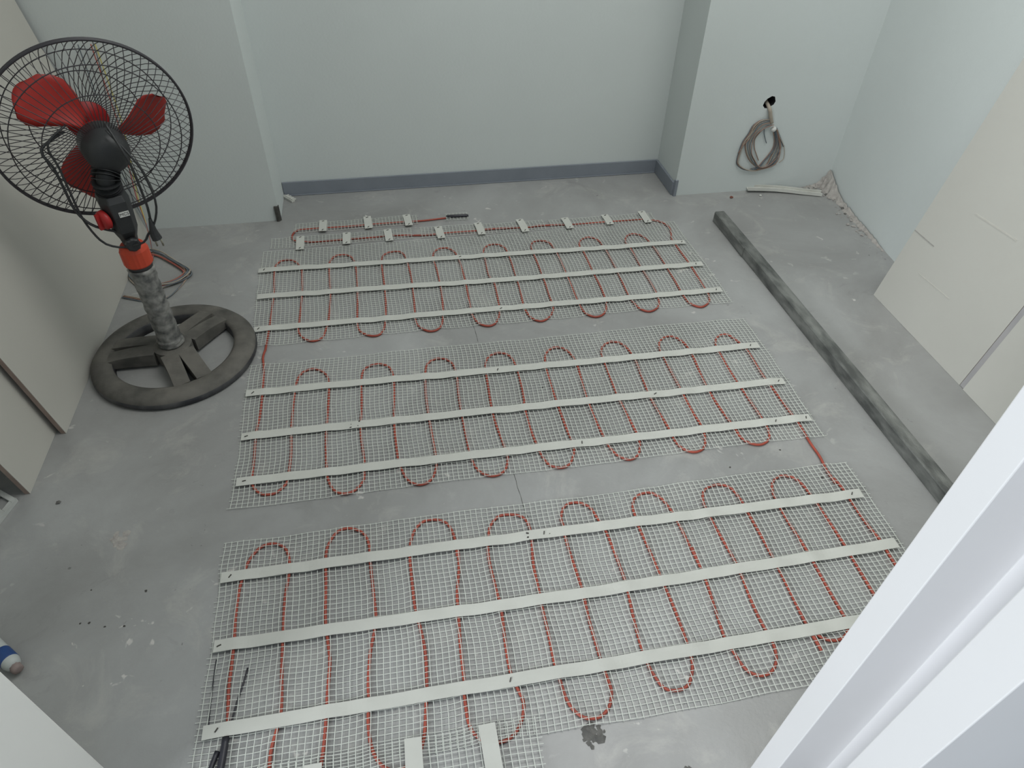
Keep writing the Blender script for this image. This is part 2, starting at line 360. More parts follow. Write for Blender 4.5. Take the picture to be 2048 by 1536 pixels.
CABLE_MIDDLE=[(-0.408,1.613),(-0.412,1.580),(-0.407,1.540),(-0.404,1.501),(-0.401,1.427),(-0.400,1.347),(-0.404,1.282),(-0.401,1.195),(-0.400,1.133),(-0.395,1.107),(-0.379,1.085),(-0.360,1.077),(-0.338,1.082),(-0.319,1.106),(-0.316,1.138),(-0.314,1.196),(-0.318,1.290),(-0.317,1.397),(-0.314,1.456),(-0.300,1.496),(-0.269,1.507),(-0.240,1.485),(-0.228,1.449),(-0.227,1.371),(-0.231,1.245),(-0.228,1.144),(-0.223,1.100),(-0.209,1.066),(-0.186,1.052),(-0.162,1.058),(-0.142,1.083),(-0.138,1.115),(-0.138,1.149),(-0.145,1.241),(-0.141,1.352),(-0.140,1.448),(-0.127,1.489),(-0.093,1.501),(-0.064,1.484),(-0.053,1.441),(-0.054,1.385),(-0.060,1.271),(-0.058,1.156),(-0.053,1.116),(-0.038,1.070),(-0.011,1.051),(0.017,1.062),(0.033,1.102),(0.034,1.151),(0.030,1.257),(0.029,1.360),(0.037,1.458),(0.053,1.490),(0.082,1.499),(0.110,1.477),(0.119,1.427),(0.115,1.323),(0.116,1.200),(0.120,1.112),(0.134,1.069),(0.162,1.050),(0.192,1.060),(0.208,1.098),(0.205,1.149),(0.196,1.242),(0.198,1.346),(0.205,1.452),(0.224,1.488),(0.254,1.497),(0.281,1.473),(0.290,1.406),(0.286,1.291),(0.283,1.282),(0.282,1.198),(0.288,1.124),(0.295,1.085),(0.307,1.060),(0.333,1.049),(0.358,1.062),(0.378,1.110),(0.374,1.172),(0.371,1.262),(0.370,1.358),(0.374,1.439),(0.391,1.483),(0.422,1.497),(0.448,1.475),(0.461,1.419),(0.455,1.305),(0.455,1.218),(0.460,1.141),(0.465,1.101),(0.478,1.066),(0.503,1.048),(0.530,1.061),(0.547,1.105),(0.546,1.156),(0.539,1.267),(0.540,1.372),(0.544,1.456),(0.565,1.489),(0.593,1.497),(0.618,1.475),(0.631,1.414),(0.626,1.311),(0.626,1.228),(0.635,1.136),(0.636,1.091),(0.648,1.060),(0.674,1.046),(0.704,1.061),(0.722,1.117),(0.718,1.183),(0.717,1.291),(0.716,1.408),(0.720,1.459),(0.740,1.488),(0.769,1.495),(0.794,1.467),(0.802,1.409),(0.793,1.292),(0.794,1.202),(0.805,1.110),(0.807,1.075),(0.823,1.052),(0.850,1.044),(0.878,1.061),(0.890,1.102),(0.888,1.187),(0.883,1.292),(0.884,1.397),(0.891,1.448),(0.911,1.474),(0.940,1.477),(0.957,1.445),(0.969,1.399),(0.967,1.285),(0.972,1.205),(0.976,1.130),(0.978,1.088),(0.975,1.031),(0.976,0.982),(0.971,0.941),(0.972,0.897)]
CABLE_LOWER=[(0.974,0.914),(0.980,0.878),(0.981,0.787),(0.987,0.729),(0.985,0.686),(0.985,0.630),(0.985,0.573),(0.973,0.543),(0.942,0.530),(0.912,0.543),(0.899,0.573),(0.899,0.601),(0.899,0.629),(0.900,0.685),(0.901,0.738),(0.898,0.824),(0.894,0.885),(0.882,0.926),(0.852,0.940),(0.823,0.925),(0.810,0.899),(0.807,0.875),(0.806,0.815),(0.811,0.736),(0.810,0.644),(0.811,0.574),(0.811,0.573),(0.811,0.571),(0.799,0.542),(0.770,0.530),(0.741,0.542),(0.729,0.571),(0.729,0.543),(0.729,0.515),(0.726,0.577),(0.728,0.657),(0.729,0.739),(0.726,0.840),(0.724,0.891),(0.713,0.927),(0.684,0.939),(0.651,0.928),(0.637,0.902),(0.634,0.872),(0.638,0.797),(0.644,0.721),(0.638,0.633),(0.639,0.578),(0.642,0.547),(0.634,0.514),(0.614,0.493),(0.589,0.489),(0.567,0.505),(0.557,0.544),(0.552,0.575),(0.563,0.694),(0.564,0.782),(0.563,0.708),(0.563,0.742),(0.556,0.856),(0.550,0.895),(0.539,0.925),(0.516,0.943),(0.483,0.934),(0.468,0.908),(0.466,0.881),(0.465,0.849),(0.470,0.776),(0.472,0.718),(0.475,0.654),(0.475,0.587),(0.473,0.547),(0.464,0.518),(0.446,0.494),(0.421,0.489),(0.400,0.498),(0.388,0.530),(0.385,0.550),(0.383,0.574),(0.386,0.635),(0.393,0.704),(0.394,0.755),(0.388,0.856),(0.379,0.890),(0.368,0.925),(0.340,0.942),(0.312,0.934),(0.297,0.903),(0.298,0.882),(0.295,0.840),(0.299,0.752),(0.300,0.706),(0.297,0.649),(0.298,0.576),(0.300,0.545),(0.302,0.508),(0.290,0.481),(0.271,0.467),(0.255,0.466),(0.240,0.470),(0.225,0.485),(0.216,0.508),(0.212,0.545),(0.209,0.575),(0.210,0.631),(0.210,0.698),(0.211,0.738),(0.212,0.799),(0.221,0.863),(0.221,0.899),(0.210,0.922),(0.185,0.932),(0.158,0.931),(0.137,0.910),(0.128,0.883),(0.120,0.829),(0.124,0.748),(0.127,0.703),(0.123,0.629),(0.123,0.575),(0.130,0.544),(0.137,0.514),(0.128,0.484),(0.110,0.462),(0.088,0.454),(0.064,0.456),(0.045,0.470),(0.034,0.493),(0.032,0.542),(0.035,0.578),(0.036,0.636),(0.040,0.701),(0.043,0.752),(0.054,0.815),(0.057,0.864),(0.054,0.840),(0.053,0.890),(0.043,0.927),(0.023,0.943),(-0.006,0.946),(-0.029,0.928),(-0.042,0.897),(-0.047,0.857),(-0.046,0.771),(-0.044,0.730),(-0.037,0.687),(-0.032,0.639),(-0.034,0.582),(-0.039,0.538),(-0.046,0.489),(-0.058,0.458),(-0.073,0.445),(-0.098,0.438),(-0.119,0.448),(-0.132,0.466),(-0.140,0.491),(-0.143,0.527),(-0.141,0.561),(-0.141,0.600),(-0.136,0.656),(-0.126,0.702),(-0.123,0.729),(-0.127,0.795),(-0.131,0.854),(-0.133,0.904),(-0.146,0.936),(-0.174,0.952),(-0.199,0.948),(-0.216,0.924),(-0.224,0.894),(-0.223,0.819),(-0.222,0.738),(-0.217,0.696),(-0.212,0.650),(-0.215,0.598),(-0.217,0.542),(-0.220,0.499),(-0.225,0.464),(-0.232,0.444),(-0.250,0.430),(-0.271,0.426),(-0.292,0.435),(-0.306,0.452),(-0.310,0.479),(-0.309,0.509),(-0.304,0.532),(-0.297,0.573),(-0.301,0.658),(-0.303,0.731),(-0.304,0.802),(-0.299,0.858),(-0.302,0.898),(-0.313,0.924),(-0.336,0.938),(-0.363,0.933),(-0.384,0.904),(-0.391,0.873),(-0.397,0.836),(-0.398,0.774),(-0.395,0.726),(-0.394,0.674),(-0.394,0.628),(-0.389,0.572),(-0.388,0.541)]
FLOOR_COIL=[(-0.829,2.194),(-0.794,2.170),(-0.756,2.131),(-0.718,2.092),(-0.686,2.051),(-0.703,2.013),(-0.731,1.992),(-0.763,1.983),(-0.805,1.983),(-0.860,2.045),(-0.881,2.086),(-0.889,2.141),(-0.868,2.181)]
FLOOR_COIL_TAIL=[(-0.690,2.054),(-0.690,2.016),(-0.705,1.965),(-0.726,1.924),(-0.759,1.906),(-0.802,1.915),(-0.838,1.931),(-0.868,1.943)]
WALL_LOOPS=[[(1.409,0.284),(1.388,0.288),(1.364,0.282),(1.344,0.266),(1.334,0.237),(1.319,0.204),(1.314,0.163),(1.316,0.123),(1.336,0.102),(1.367,0.089),(1.396,0.086),(1.431,0.091),(1.459,0.098),(1.475,0.109)],
[(1.405,0.284),(1.378,0.279),(1.358,0.270),(1.347,0.245),(1.336,0.220),(1.332,0.195),(1.346,0.159),(1.368,0.129),(1.395,0.107),(1.416,0.096),(1.441,0.106),(1.453,0.144),(1.458,0.187),(1.442,0.231),(1.426,0.258)],
[(1.416,0.267),(1.392,0.259),(1.370,0.244),(1.351,0.224),(1.349,0.194),(1.360,0.158),(1.380,0.128),(1.402,0.104),(1.429,0.100),(1.452,0.115),(1.471,0.143),(1.471,0.178),(1.455,0.214),(1.435,0.249)],
[(1.405,0.275),(1.378,0.269),(1.356,0.245),(1.342,0.224),(1.319,0.193),(1.307,0.164)],
[(1.419,0.264),(1.396,0.261),(1.376,0.237),(1.364,0.212),(1.372,0.179),(1.386,0.154),(1.403,0.127)],
[(1.389,0.258),(1.395,0.234),(1.406,0.212),(1.415,0.196)],
[(1.438,0.253),(1.458,0.224),(1.478,0.195),(1.490,0.179)],
[(1.437,0.249),(1.462,0.217),(1.486,0.186),(1.499,0.156),(1.503,0.129),(1.489,0.115)],
[(1.427,0.253),(1.447,0.210),(1.452,0.177),(1.439,0.145),(1.423,0.121),(1.410,0.101),(1.380,0.094)],
[(1.431,0.249),(1.456,0.209),(1.470,0.178),(1.477,0.147),(1.474,0.118),(1.459,0.101),(1.431,0.093),(1.398,0.093)]]
full = [Vector((x, y, 0.0042)) for x, y in (CABLE_UPPER[::-1] + CABLE_MIDDLE + CABLE_LOWER)]
CP = spline(full, 0.006)
CN = np.array([(p.x, p.y) for p in CP])
def near_cable(X, Y):
    Q = np.stack([np.asarray(X).ravel(), np.asarray(Y).ravel()], 1); d = np.empty(len(Q))
    for i in range(0, len(Q), 2000):
        d[i:i+2000] = np.sqrt(((Q[i:i+2000,None,:] - CN[None])**2).sum(2).min(1))
    return d
def net_height(X, Y, base=0.0032, top=0.0078, sig=0.013):
    X = np.asarray(X, float); Y = np.asarray(Y, float)
    d = near_cable(X, Y).reshape(X.shape)
    wave = 0.0012*np.sin(X*21+Y*9)*np.sin(Y*17-X*5) + 0.0008*np.sin(X*57+1.3)*np.cos(Y*43)
    return np.maximum(base + wave, 0.0014) * (1-np.exp(-(d/sig)**2)) + top*np.exp(-(d/sig)**2)

hc = thing('heating_cable', (0.0, 1.3, 0), 'orange-red heating cable snaking in loops under all three mesh mats', 'cable')
MB().tube(CP, 0.0032, 8).make('sheath', M['cable'], hc, True)
a = CP[0]
MB().tube([Vector((0.182,2.2925,0.006)), Vector((0.188,2.2925,0.006)), Vector((0.258,2.289,0.006)), Vector((0.264,2.289,0.006))], [0.0035,0.0055,0.0058,0.004], 10).make('end_sleeve', M['black'], hc, True)
e = CP[-1]
MB().tube(spline([(e.x,e.y,0.006),(e.x-0.001,e.y-0.025,0.006),(e.x-0.004,e.y-0.07,0.006),(e.x-0.006,e.y-0.12,0.006)], 0.01), 0.0062, 10).make('cold_end_sleeve', M['black'], hc, True)
# black lead of the cold end, under the near mat
ld = thing('cold_lead', (-0.40, 0.55, 0), 'thin black lead beside the orange cable under the near left mesh corner', 'cable')
MB().tube(spline([(-0.364,0.664,0.003),(-0.368,0.64,0.003),(-0.377,0.60,0.003),(-0.384,0.555,0.003),(-0.392,0.51,0.003)], 0.01), 0.0018, 6).make('thin_run', M['black'], ld, True)
MB().tube(spline([(-0.424,0.690,0.003),(-0.424,0.65,0.003),(-0.423,0.60,0.003),(-0.421,0.565,0.003)], 0.01), 0.0012, 6).make('thin_run', M['black'], ld, True)
MB().tube(spline([(-0.400,0.520,0.005),(-0.408,0.49,0.005),(-0.413,0.45,0.005),(-0.416,0.40,0.005)], 0.01), 0.0048, 8).make('thick_run', M['black'], ld, True)

# ------------------------------------------------------------------ mesh mats
PX, PY = 0.01245, 0.0108
def thread_boxes(mb, X, Y, Z, w, t, along):
    """X,Y,Z arrays of a polyline; w across, t thick"""
    n = len(X); k = len(mb.v)
    ox, oy = (0, w/2) if along == 'x' else (w/2, 0)
    for i in range(n):
        x, y, z = X[i], Y[i], Z[i]
        mb.v += [(x-ox,y-oy,z-t/2),(x+ox,y+oy,z-t/2),(x+ox,y+oy,z+t/2),(x-ox,y-oy,z+t/2)]
    for i in range(n-1):
        a = k+4*i; b = a+4
        mb.f += [(a,a+1,b+1,b),(a+1,a+2,b+2,b+1),(a+2,a+3,b+3,b+2),(a+3,a,b,b+3)]
    mb.f += [(k,k+3,k+2,k+1),(k+4*n-4,k+4*n-3,k+4*n-2,k+4*n-1)]
def warp(x, y, amp=1.0):
    return (x + amp*0.0022*np.sin(y*13+x*3) + amp*0.0008*np.sin(y*51+x*7), y + amp*0.0022*np.sin(x*9+1.1) + amp*0.0009*np.sin(x*37+y*11))
def net(parent, x0, x1, y0, y1, seed, lift=0.0, fray=0.007, base=0.0032, step=0.011, y0r=None, shear=0.0):
    """fibreglass mesh between x0..x1, y0..y1 ; shear moves its upper edge in x"""
    rnd = random.Random(seed); mb = MB()
    nx = int(round((x1-x0)/PX)); ny = int(round((y1-y0)/PY))
    yy = [y0+(y1-y0)*j/ny for j in range(ny+1)]; xx = [x0+(x1-x0)*i/nx for i in range(nx+1)]
    for j, y in enumerate(yy):
        a = x0 - rnd.random()*fray - 0.002; b = x1 + rnd.random()*fray + 0.002
        n = max(4, int((b-a)/step)); s = np.linspace(a, b, n)
        X, Y = warp(s + shear*(y-y0), np.full(n, y))
        Z = net_height(X, Y, base) + lift + rnd.random()*0.0003
        thread_boxes(mb, X, Y, Z, 0.0010, 0.0005, 'x')
    for i, x in enumerate(xx):
        a = y0 - rnd.random()*fray*0.35; b = y1 + rnd.random()*fray*0.35
        n = max(4, int((b-a)/step)); s = np.linspace(a, b, n)
        X, Y = warp(x + shear*(s-y0), s)
        Z = net_height(X, Y, base) + lift + 0.0007
        thread_boxes(mb, X, Y, Z, 0.0013, 0.0006, 'y')
    return tag(mb.make('netting', M['thread'], parent), kind='stuff')
def tape(parent, pts, w, name='tape_strip', lift=0.0022, holes=()):
    """paper tape laid over the mesh along pts (x, y)"""
    P = spline([Vector((x, y, 0)) for x, y in pts], 0.008); n = len(P); v = []; f = []
    ph = pts[0][1]*37
    for i, p in enumerate(P):
        t = (P[min(i+1,n-1)] - P[max(i-1,0)]).normalized(); s = Vector((-t.y, t.x, 0))
        wob = 0.0005*math.sin(p.x*31+ph)
        row = [p + s*(w/2*k + wob) for k in (-1, -0.33, 0.33, 1)]
        z = net_height([q.x for q in row], [q.y for q in row], base=0.0062, top=0.0076, sig=0.024) + lift
        z = [max(float(z.mean())*0.75, 0.0) + 0.25*float(a) + 0.0003*math.sin(p.x*60+ph+k) for k, a in enumerate(z)]
        v += [(q.x, q.y, zz) for q, zz in zip(row, z)] + [(q.x, q.y, zz-0.0006) for q, zz in zip(row, z)]
    for i in range(n-1):
        a = i*8; b = a+8
        for k in range(3): f += [(a+k,b+k,b+k+1,a+k+1), (a+4+k,a+5+k,b+5+k,b+4+k)]
        f += [(a,a+4,b+4,b),(a+3,b+3,b+7,a+7)]
    e = (n-1)*8
    f += [(0,1,5,4),(1,2,6,5),(2,3,7,6),(e,e+4,e+5,e+1),(e+1,e+5,e+6,e+2),(e+2,e+6,e+7,e+3)]
    o = obj(name, v, f, M['tape'], parent, False)
    for (hx, hy, ang) in holes:
        z = float(net_height([hx],[hy], base=0.0062, top=0.0076, sig=0.024)[0]) + lift + 0.0008
        c, s = math.cos(ang), math.sin(ang)
        MB().obox((hx,hy,z), (c,s,0), (-s,c,0), (0,0,1), 0.0042, 0.0011, 0.0006).make('staple', M['staple'], o)
    return o

G = 'mesh heating mats on the floor'
mats = [
 ('far mesh heating mat nearest the recess, with three white tape strips', -0.448, 1.022, 1.634, 2.145, 11, -0.02,
   [((-0.463,2.025),(-0.05,2.014),(0.389,2.005),(0.7,1.997),(1.0,1.995)), ((-0.453,1.874),(-0.05,1.866),(0.312,1.855),(0.7,1.852),(1.009,1.851)), ((-0.448,1.708),(-0.1,1.705),(0.209,1.703),(0.6,1.698),(1.013,1.697))],
   [[(-0.445,2.026,1.2),(0.20,2.010,0.5),(0.988,1.996,1.0)],[(0.985,1.852,1.3)],[(-0.435,1.709,1.0),(0.29,1.700,0.6),(0.995,1.698,1.2)]]),
 ('middle mesh heating mat, lying between the far and the near mat', -0.440, 1.024, 1.050, 1.548, 23, 0.0,
   [((-0.443,1.430),(-0.1,1.427),(0.22,1.421),(0.6,1.416),(1.011,1.413)), ((-0.438,1.270),(-0.05,1.268),(0.35,1.264),(0.7,1.258),(1.014,1.256)), ((-0.434,1.123),(-0.1,1.121),(0.192,1.119),(0.6,1.114),(1.017,1.112))],
   [[(-0.425,1.430,0.9),(0.235,1.421,1.2),(0.985,1.414,1.0)],[(-0.426,1.270,0.3),(0.64,1.259,0.5),(0.998,1.257,0.8)],[(-0.416,1.123,0.2),(0.40,1.117,1.4),(0.92,1.113,1.0),(1.005,1.112,1.2)]]),
 ('near mesh heating mat closest to the doorway, partly behind the white jamb', -0.437, 1.028, 0.456, 0.957, 31, 0.0,
   [((-0.436,0.866),(-0.1,0.868),(0.32,0.866),(0.7,0.861),(1.014,0.858)), ((-0.431,0.715),(-0.1,0.713),(0.314,0.710),(0.7,0.713),(1.017,0.717)), ((-0.429,0.554),(-0.1,0.556),(0.244,0.557),(0.6,0.558),(1.02,0.560))],
   [[(-0.418,0.867,1.0),(0.25,0.868,1.3),(0.99,0.859,0.9)],[(-0.421,0.715,0.4)],[(-0.405,0.555,1.0),(0.12,0.557,1.2)]]),
]
for lab, x0, x1, y0, y1, seed, sh, tp, hl in mats:
    t = thing('heating_mat', ((x0+x1)/2, (y0+y1)/2, 0), lab, 'heating mat', G)
    net(t, x0, x1, y0, y1, seed, shear=sh)
    for p, h in zip(tp, hl): tape(t, p, 0.0250, holes=h)
    if seed == 31:   # black smudges on the first tape strip of the near mat
        g = t.children[1]
        for (sx, sy, r) in ((0.213,0.872,0.0035),(0.2125,0.862,0.0030),(0.215,0.853,0.0022),(0.262,0.864,0.0015)):
            MB().chip((sx,sy,float(net_height([sx],[sy], base=0.0062, top=0.0076, sig=0.024)[0])+0.0024), r, 0.2).make('grime_spot', M['grime'], g)
    if seed == 23:
        g = t.children[2]
        r_ = random.Random(4)
        for k in range(7):
            sx, sy = -0.175+r_.random()*0.03, 1.258+r_.random()*0.024
            MB().chip((sx,sy,float(net_height([sx],[sy], base=0.0062, top=0.0076, sig=0.024)[0])+0.0024), 0.0012+r_.random()*0.0018, 0.2).make('grime_spot', M['grime'], g)

# narrow mesh offcuts that carry the single runs of cable, with short tape pieces across them
OG = 'narrow mesh offcuts under single cable runs'
offcuts = [
 ('narrow mesh offcut of the top row carrying three tape pieces, nearest the recess', -0.357, 0.075, 2.258, 2.320, [(-0.262,2.286,0.0,0.080),(-0.103,2.288,0.05,0.084),(0.041,2.284,0.08,0.080)], 51),
 ('small mesh offcut over the black cable end', 0.186, 0.262, 2.268, 2.315, [], 52),
 ('mesh offcut left of the second cable row with three tape pieces', -0.437, 0.048, 2.163, 2.228, [(-0.337,2.180,0.02,0.086),(-0.179,2.189,0.0,0.078),(-0.033,2.189,0.06,0.080)], 53),
 ('mesh offcut with two tape pieces, second of the second cable row', 0.085, 0.335, 2.158, 2.228, [(0.148,2.181,0.08,0.082),(0.293,2.188,0.06,0.086)], 54),
 ('short mesh offcut with one tape piece, third of the second cable row', 0.352, 0.530, 2.158, 2.222, [(0.449,2.187,0.10,0.088)], 55),
 ('mesh offcut with three tape pieces at the right end of the second cable row', 0.555, 0.945, 2.152, 2.215, [(0.615,2.180,0.06,0.080),(0.769,2.186,0.05,0.072),(0.912,2.184,0.03,0.084)], 56),
]
for lab, x0, x1, y0, y1, tp, seed in offcuts:
    t = thing('mesh_offcut', ((x0+x1)/2, (y0+y1)/2, 0), lab, 'mesh offcut', OG)
    net(t, x0, x1, y0, y1, seed, lift=0.0004, fray=0.006)
    for (tx, ty, an, ln) in tp:
        dx = math.sin(an)*ln/2; dy = math.cos(an)*ln/2
        tape(t, [(tx-dx, ty+dy), (tx+dx, ty-dy)], 0.027, 'tape_piece', holes=[(tx-dx*0.8, ty+dy*0.8, 0.4), (tx+dx*0.8, ty-dy*0.8, 1.0)])
t = thing('mesh_offcut', (-0.14, 0.44, 0), 'mesh offcut overlapping the bottom edge of the near mat, by the doorway', 'mesh offcut', OG)
net(t, -0.452, 0.150, 0.350, 0.482, 61, lift=0.0035, fray=0.010)
for (tx, y1, an, w_) in ((-0.066,0.484,-0.02,0.030), (0.064,0.486,0.03,0.030), (-0.236,0.470,0.0,0.030)):
    tape(t, [(tx, y1), (tx+math.sin(an)*0.15, y1-0.15)], w_, 'tape_piece', lift=0.0052)

# ------------------------------------------------------------------ steel straightedge
bx = [(1.160,0,2.130),(1.168,0,1.80),(1.174,0,1.45),(1.180,0,1.15),(1.184,0,0.85),(1.190,0,0.42)]
sb = thing('steel_straightedge', (1.165, 1.3, 0), 'dirty grey steel straightedge bar lying on the floor right of the mats', 'metal bar')
P0 = spline([Vector((a, y, 0)) for a, b, y in bx], 0.04)
v = []; f = []
H0, W0 = 0.040, 0.038
n = len(P0)
for p in P0:
    for (dx, z) in ((0,0.0008),(W0,0.0008),(W0+0.0,H0-0.003),(W0-0.003,H0),(0.003,H0),(0,H0-0.003)): v.append((p.x+dx, p.y, z))
for i in range(n-1):
    a = i*6; b = a+6
    f += [(a+k, a+(k+1)%6, b+(k+1)%6, b+k) for k in range(6)]
f += [(n*6-6+k) for k in ()]
f.append(tuple(range(n*6-6, n*6)))
# the open far end shows the tube wall
rim = [(P0[0].x+dx, P0[0].y, z) for dx, z in ((0.003,0.0035),(W0-0.003,0.0035),(W0-0.003,H0-0.004),(W0-0.004,H0-0.003),(0.004,H0-0.003),(0.003,H0-0.004))]
k0 = len(v); v += rim; v += [(x, y-0.25, z) for x, y, z in rim]
f += [(k, k0+k, k0+(k+1)%6, (k+1)%6) for k in range(6)]
f += [(k0+k, k0+6+k, k0+6+(k+1)%6, k0+(k+1)%6) for k in range(6)]
f.append(tuple(k0+6+k for k in range(6)))
obj('tube_profile', v, f, M['beam'], sb)

# ------------------------------------------------------------------ pedestal fan
FX, FY = -0.650, 1.622
fan = thing('pedestal_fan', (FX, FY, 0), 'black and red pedestal fan with a dusty round base, standing left of the mats', 'fan')
base = MB().lathe_ring([(0.214,0.0005),(0.219,0.008),(0.217,0.020),(0.208,0.031),(0.190,0.037),(0.170,0.036),(0.160,0.030),(0.158,0.0005)], (FX,FY,0), 72).make('base_ring', [M['dusty_dark'], M['dusty']], fan, True)
for p in base.data.polygons:
    if p.normal.z > 0.35: p.material_index = 1
cover = MB()
for ang in (-63, 57, 177):
    A = math.radians(ang)
    def L2(r, s): return (FX + r*math.cos(A) - s*math.sin(A), FY + r*math.sin(A) + s*math.cos(A))
    NS = 8
    for sg in (-1, 1):
        rows = []
        for i in range(NS+1):
            u = i/NS; r = 0.040 + 0.127*u
            so = 0.044 + 0.006*u*u; si = 0.0 if r < 0.062 else 0.0085*(r-0.062)/0.1
            z = 0.050 - 0.013*u*u
            rows.append((r, si*sg, so*sg, z))
        k = len(cover.v)
        for (r, si, so, z) in rows:
            a = L2(r, si); b = L2(r, so)
            cover.v += [(a[0],a[1],z),(b[0],b[1],z-0.002),(b[0],b[1],0.010),(a[0],a[1],0.010)]
        for i in range(NS):
            a = k+4*i; b = a+4
            for m_ in range(4):
                fq = (a+m_, a+(m_+1)%4, b+(m_+1)%4, b+m_)
                cover.f.append(fq if sg < 0 else fq[::-1])
        cover.f += [(k,k+3,k+2,k+1), (k+4*NS,k+4*NS+1,k+4*NS+2,k+4*NS+3)]
cover.lathe([(0.051,0.008),(0.051,0.0488),(0.046,0.0505),(0.036,0.053)], (FX,FY,0), 40)
cv_ = cover.make('base_cover', M['dusty'], fan, False)
pole = MB().lathe([(0.024,0.05),(0.024,0.315)], (FX,FY,0), 24).make('pole', M['pole'], fan, True)
def crinkle(a, j):
    return 1 + 0.05*noise.noise(Vector((math.cos(a)*2.2, math.sin(a)*2.2, j*0.55))) + 0.025*noise.noise(Vector((math.cos(a)*7, math.sin(a)*7, j*1.6)))
prof = [(0.0335,0.054),(0.036,0.058),(0.031,0.064),(0.0345,0.068),(0.031,0.073)] + [(0.0300+0.0012*math.sin(i*1.7), 0.078+i*0.0085) for i in range(25)] + [(0.0315,0.292),(0.0335,0.297),(0.031,0.3015)]
MB().lathe(prof, (FX,FY,0), 40, rf=crinkle).make('plastic_sleeve', M['film'], fan, True)
MB().lathe([(0.029,0.281),(0.029,0.298)], (FX,FY,0.016), 32).make('pole_collar', M['plastic_black'], fan, True)
nutm = MB().lathe([(0.0315,0.296),(0.0335,0.300),(0.0330,0.338),(0.029,0.348),(0.026,0.352)], (FX,FY,0.016), 48, rf=lambda a,j: 1+(0.028 if (int(a/(2*PI)*48)%3)==0 and 0 < j < 3 else 0))
nutm.make('height_nut', M['nut'], fan, False)
# facing directions of the head
az, ti = -0.47, 0.18
NV = Vector((math.sin(az)*math.cos(ti), math.cos(az)*math.cos(ti), math.sin(ti)))      # air direction, away from the camera
RV = Vector((math.cos(az), -math.sin(az), 0)); UV = RV.cross(NV).normalized()
BV = Vector((-math.sin(az), -math.cos(az), 0))     # horizontal, towards the back of the fan (to the camera)
Z = Vector((0,0,1)); A0 = Vector((FX,FY,0.016))
# control box: tapered body
def section(z, hw, hb, hf, cut=0.35):
    c = A0 + Z*z; pts = []
    for sx, sy in ((-1,-cut),(-cut*1.6,-1),(cut*1.6,-1),(1,-cut),(1,0.8),(0.8,1),(-0.8,1),(-1,0.8)):
        pts.append(c + RV*hw*sx + BV*(hb*(-sy) if sy < 0 else -hf*sy))
    return pts
def loft(secs, name, mat, parent, smooth=False):
    n = len(secs[0]); v = [p for s in secs for p in s]
    f = [(j*n+k, j*n+(k+1)%n, (j+1)*n+(k+1)%n, (j+1)*n+k) for j in range(len(secs)-1) for k in range(n)]
    f += [tuple(range(n))[::-1], tuple((len(secs)-1)*n+k for k in range(n))]
    return obj(name, v, f, mat, parent, smooth)
box = loft([section(0.350,0.016,0.018,0.018), section(0.376,0.020,0.024,0.022), section(0.392,0.025,0.034,0.024), section(0.402,0.028,0.040,0.026), section(0.445,0.031,0.044,0.028), section(0.478,0.033,0.042,0.028), section(0.492,0.029,0.034,0.026)], 'control_box', M['plastic_black'], fan)
bevel(box, 0.003)
MB().lathe([(0.012,0.0),(0.016,0.002),(0.017,0.014),(0.013,0.017)], A0+Z*0.368+BV*0.026, 20, axis=BV, rf=lambda a,j: 1+0.06*math.cos(a*8)).make('tilt_knob', M['plastic_black'], fan)
kn = MB().lathe([(0.019,0.0),(0.023,0.003),(0.022,0.012),(0.016,0.017)], A0+Z*0.440-RV*0.030+BV*0.020, 28, axis=(-RV*0.9+BV*0.35)).make('speed_knob', M['red'], fan, True)
MB().obox(A0+Z*0.440-RV*0.047+BV*0.027, (-RV*0.9+BV*0.35).normalized(), Z, (-RV*0.9+BV*0.35).normalized().cross(Z), 0.006, 0.019, 0.0035).make('grip', M['red'], kn)
# sticker with its print
sx_, su_, sn_ = RV, Z, BV
sc_ = A0 + Z*0.4515 + BV*0.0448 + RV*0.006
tiltz = (Z*0.995 + BV*(-0.04)).normalized()
st = MB().obox(sc_, RV, tiltz, BV, 0.0110, 0.0062, 0.0006).make('sticker', M['sticker'], fan)
tc_ = bpy.data.curves.new('print', 'FONT'); tc_.body = 'MCS'; tc_.size = 0.0105; tc_.align_x = 'CENTER'; tc_.align_y = 'CENTER'; tc_.extrude = 0.0002
tmp = bpy.data.objects.new('print_tmp', tc_); COL.objects.link(tmp)
dg = bpy.context.evaluated_depsgraph_get(); tm = bpy.data.meshes.new_from_object(tmp.evaluated_get(dg)); bpy.data.objects.remove(tmp)
mt = Matrix((RV, tiltz, BV)).transposed()
tv = [mt @ v.co + sc_ + BV*0.0009 for v in tm.vertices]
obj('print', tv, [tuple(p.vertices) for p in tm.polygons], M['ink'], st)
# ribbed neck and motor housing
HC = Vector((-0.660, 1.698, 0.614))       # centre of the guard
MC = HC - NV*0.062
neck_top = MC - UV*0.02
NP = [A0+Z*0.488, A0+Z*0.51+BV*0.010, A0+Z*0.53+BV*0.016, neck_top]
MB().tube(spline(NP, 0.01), 0.020, 14).make('neck', M['plastic_black'], fan, True)
rb_ = MB()
sp_ = spline(NP, 0.0062)
for i in range(1, min(16, len(sp_)-1)):
    t_ = (sp_[i+1]-sp_[i-1]).normalized()
    rb_.lathe([(0.020,-0.0009),(0.030,-0.0006),(0.030,0.0006),(0.020,0.0009)], sp_[i], 20, axis=t_)
tag(rb_.make('neck_rib', M['plastic_black'], fan), kind='stuff')
MB().lathe([(0.0,-0.050),(0.026,-0.049),(0.040,-0.042),(0.047,-0.025),(0.049,0.0),(0.049,0.030),(0.042,0.036),(0.0,0.036)], MC, 36, axis=NV).make('motor_housing', M['plastic_black'], fan, True)
